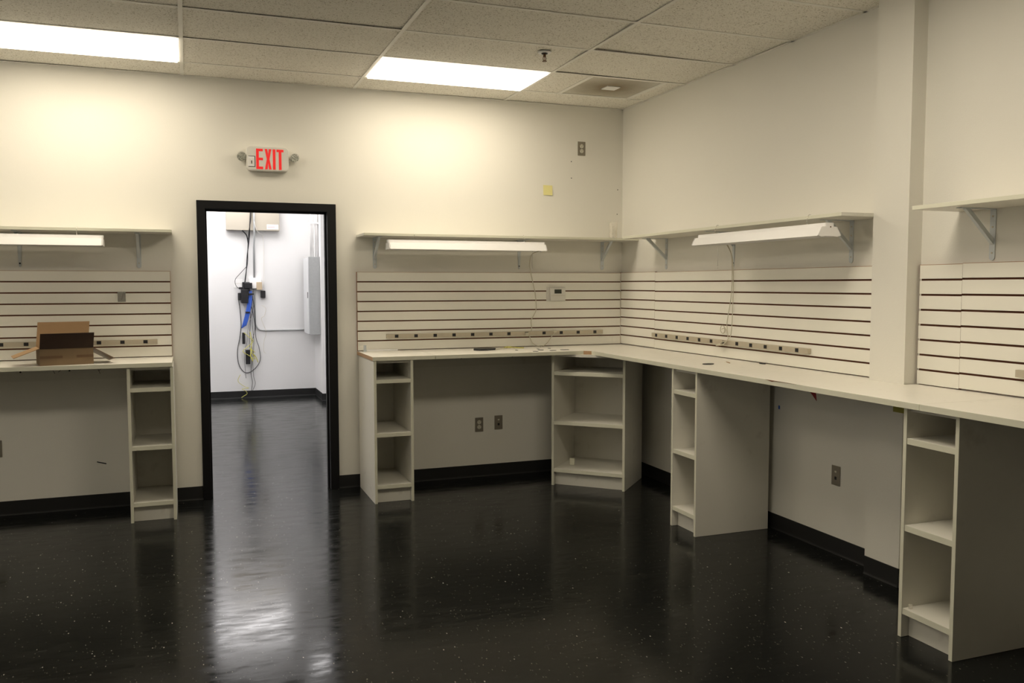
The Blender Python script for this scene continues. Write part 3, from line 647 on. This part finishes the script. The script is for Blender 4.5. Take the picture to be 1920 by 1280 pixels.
# ---------------------------------------------------------------- back room wall: boxes, conduit and cable tangle
Y = YB
t = thing('wall_box', 'beige metal cabinet high on the far wall of the back room', 'metal cabinet', (-2.66, Y, 2.33))
B('body', t, (-.345, -.11, 0), (.36, -.001, .62), 'beige', .004); B('label_sticker', t, (.19, -.1115, .02), (.345, -.1101, .085), 'white')
MB().box((.20, -.1125, .05), (.30, -.1116, .054), 'red').box((.20, -.1125, .04), (.28, -.1116, .043), 'red').build('printed_lines', t)
t = thing('electrical_panel', 'grey electrical panel on the right wall of the back room', 'electrical panel', (XR, 5.30, .90))
B('body', t, (-.150, 0, 0), (-.001, .52, 1.06), 'galv', .003); B('door', t, (-.160, .0, .01), (-.150, .52, 1.05), 'panelgrey', .002); B('latch', t, (-.166, .05, .50), (-.160, .07, .58), 'blackpl')
def pipe(pts, r_, label, mat='white', name='conduit', group=None, straight=True):
    o = MB().tube(pts, r_, mat, 12, straight=straight).build(name); return tag(o, label, 'pipe', group)
pipe([(-1.910, 5.42, 1.962), (-1.910, 5.42, H-.003)], .027, 'thick white pipe rising from the electrical panel, left one', group='pipes above the electrical panel')
pipe([(-1.848, 5.42, 1.962), (-1.848, 5.42, H-.003)], .0225, 'white pipe rising from the electrical panel, right one nearer the wall corner', group='pipes above the electrical panel')
o = MB().box((-1.97, 5.385, 2.41), (-1.824, 5.391, 2.435), 'white').build('pipe_clamp'); tag(o, 'thin metal strap across the two white pipes', 'clamp')
pipe([(-2.640, Y-.13, H-.003), (-2.640, Y-.13, 2.25), (-2.642, Y-.02, 2.10), (-2.645, Y-.02, 1.68)], .012, 'grey vertical conduit running down the far wall into the junction box', 'galv')
pipe([(-2.643, Y-.014, 1.53), (-2.643, Y-.014, 1.10), (-2.635, Y-.014, 1.02), (-2.60, Y-.014, .965), (-2.54, Y-.014, .945), (-2.30, Y-.014, .943), (-1.975, Y-.014, .943)], .010, 'grey conduit bending right from the cable tangle to the electrical panel', 'galv', straight=False)
t = thing('junction_box', 'white junction box with a tan cover on the far wall among the cables', 'junction box', (-2.63, Y, 1.60))
B('box', t, (-.085, -.045, -.07), (.075, -.001, .07), 'white', .003); B('tan_block', t, (.01, -.075, -.09), (.085, -.045, .02), 'tan', .003)
t = thing('wall_outlet', 'white outlet plate on the far wall left of the black adapters', 'outlet', (-2.86, Y, 1.60)); B('cover_plate', t, (-.06, -.006, -.06), (.06, -.001, .06), 'white', .001)
B('slot_row', t, (-.05, -.008, -.004), (.05, -.006, .004), 'whitepl')
t = thing('power_adapters', 'cluster of black power adapters plugged in on the far wall', 'power adapter', (-2.77, Y, 1.50))
for a_, b_ in (((-.04, -.09, .0), (.06, -.02, .12)), ((-.01, -.11, .03), (.09, -.05, .11)), ((-.10, -.08, -.13), (-.02, -.02, -.03)), ((-.06, -.10, -.17), (.035, -.03, .02)), ((-.085, -.07, .02), (-.04, -.03, .05))):
    B('adapter', t, a_, b_, 'blackpl', .008)
def wire(label, strands, name='hanging_cable', cat='cable', group='cables hanging on the far wall'):
    t = thing(name, label, cat, group=group)
    for pts, r_, mt in strands: MB().tube([(x, Y-y, z) for x, y, z in pts], r_, mt, 6).build('strand', t)
    return t
wire('thick bundle of black cables running down from the beige cabinet to the adapters', [([(-2.675, .13, 2.75), (-2.69, .13, 2.52), (-2.70, .125, 2.35), (-2.71, .08, 2.18), (-2.735, .04, 1.98), (-2.75, .04, 1.78), (-2.77, .06, 1.62)], .007, 'blackpl'),
      ([(-2.66, .13, 2.75), (-2.68, .135, 2.50), (-2.712, .125, 2.30), (-2.725, .06, 2.10), (-2.73, .04, 1.90), (-2.765, .05, 1.70), (-2.78, .06, 1.58)], .005, 'blackpl'),
      ([(-2.80, .10, 2.33), (-2.74, .09, 2.26), (-2.72, .07, 2.15)], .008, 'blackpl')])
wire('thin black cable looping left from the bundle to the outlet plate', [([(-2.75, .05, 1.83), (-2.83, .04, 1.74), (-2.90, .03, 1.65), (-2.885, .04, 1.56), (-2.82, .05, 1.52)], .004, 'blackpl')])
wire('white cable coming down from the beige cabinet corner to a small black plug', [([(-2.64, .14, 2.45), (-2.60, .12, 2.32), (-2.53, .04, 2.27), (-2.515, .03, 2.15), (-2.51, .03, 1.9), (-2.52, .03, 1.65), (-2.53, .03, 1.53)], .004, 'whitepl')])
o = B('black_plug', None, (-2.565, Y-.05, 1.40), (-2.50, Y-.002, 1.50), 'blackpl', .006); tag(o, 'small black plug-in adapter on the far wall right of the junction box', 'adapter')
t = thing('blue_cable_bundle', 'bundle of bright blue cables tied on the far wall', 'cable'); 
for k in range(7):
    dx = .010*(k-3)*.8
    MB().tube([(-2.70+dx*.5, Y-.05, 1.50), (-2.715+dx, Y-.06-.004*(k % 3), 1.34), (-2.755+dx, Y-.06, 1.15), (-2.80+dx*1.2, Y-.05, .98+.006*k)], .007, 'blue', 6).build('strand', t)
B('tie', t, (-2.75, Y-.085, 1.44), (-2.66, Y-.04, 1.462), 'blackpl')
B('tie', t, (-2.775, Y-.08, 1.19), (-2.72, Y-.045, 1.21), 'blackpl')
wire('large loop of thin black cable hanging from the adapters', [([(-2.86, .018, 1.37), (-2.84, .012, 1.2), (-2.835, .010, 1.0), (-2.86, .010, .82), (-2.89, .010, .66), (-2.875, .010, .48), (-2.81, .010, .37), (-2.73, .010, .36), (-2.64, .012, .43), (-2.585, .018, .54), (-2.60, .028, .70), (-2.64, .036, .85), (-2.645, .036, 1.1), (-2.665, .034, 1.35), (-2.72, .016, 1.55)], .0045, 'blackpl')])
wire('black cables hanging straight down nearly to the baseboard', [([(-2.72, .05, 1.5), (-2.71, .05, 1.1), (-2.73, .05, .8), (-2.70, .04, .55), (-2.715, .03, .35), (-2.70, .03, .22), (-2.715, .03, .10)], .004, 'blackpl'),
      ([(-2.67, .05, 1.5), (-2.69, .05, 1.1), (-2.67, .05, .8), (-2.69, .04, .5), (-2.68, .03, .3), (-2.66, .03, .2), (-2.70, .03, .10)], .003, 'blackpl'), ([(-2.70, .06, 1.3), (-2.65, .06, 1.0), (-2.70, .06, .75), (-2.66, .06, .55)], .004, 'blackpl'),
      ([(-2.66, .05, 1.30), (-2.74, .05, .98), (-2.76, .05, .80), (-2.80, .05, .6), (-2.785, .04, .28)], .0025, 'blackpl')])
t = thing('black_connector', 'long black connector hanging in the cable tangle', 'connector', (-2.755, Y-.06, .58)); B('body', t, (-.03, -.02, -.10), (.03, .02, .10), 'blackpl', .006); B('upper_body', t, (-.07, -.01, .18), (-.03, .02, .34), 'blackpl', .006)
wire('tangle of yellow wires hanging below the blue cables', [([(-2.80, .07, .92), (-2.74, .08, .86), (-2.68, .08, .80), (-2.76, .08, .72), (-2.82, .07, .66), (-2.74, .08, .60), (-2.66, .08, .55), (-2.73, .08, .70), (-2.66, .08, .64)], .005, 'yellow'),
      ([(-2.72, .08, .93), (-2.70, .08, .78), (-2.71, .09, .66), (-2.65, .08, .58), (-2.62, .07, .50)], .006, 'yellow'),
      ([(-2.70, .09, .68), (-2.72, .09, .60), (-2.69, .09, .52)], .009, 'yellow')], 'yellow_wires', 'wires')
wire('thin yellow wire zigzagging down above the baseboard', [([(-2.86, .03, .33), (-2.89, .03, .24), (-2.80, .03, .16), (-2.75, .03, .14), (-2.84, .03, .13), (-2.79, .03, .10), (-2.775, .03, .06), (-2.82, .03, -.02+.05), (-2.85, .03, .01)], .0035, 'yellow')], 'yellow_wire', 'wires')
wire('thin white wires dangling right of the tangle', [([(-2.56, .03, 1.30), (-2.50, .03, 1.25), (-2.52, .03, 1.15), (-2.56, .03, 1.10), (-2.50, .03, .92), (-2.53, .03, .80), (-2.54, .03, .66), (-2.51, .03, .62)], .0025, 'cord')], 'white_wires', 'wires')
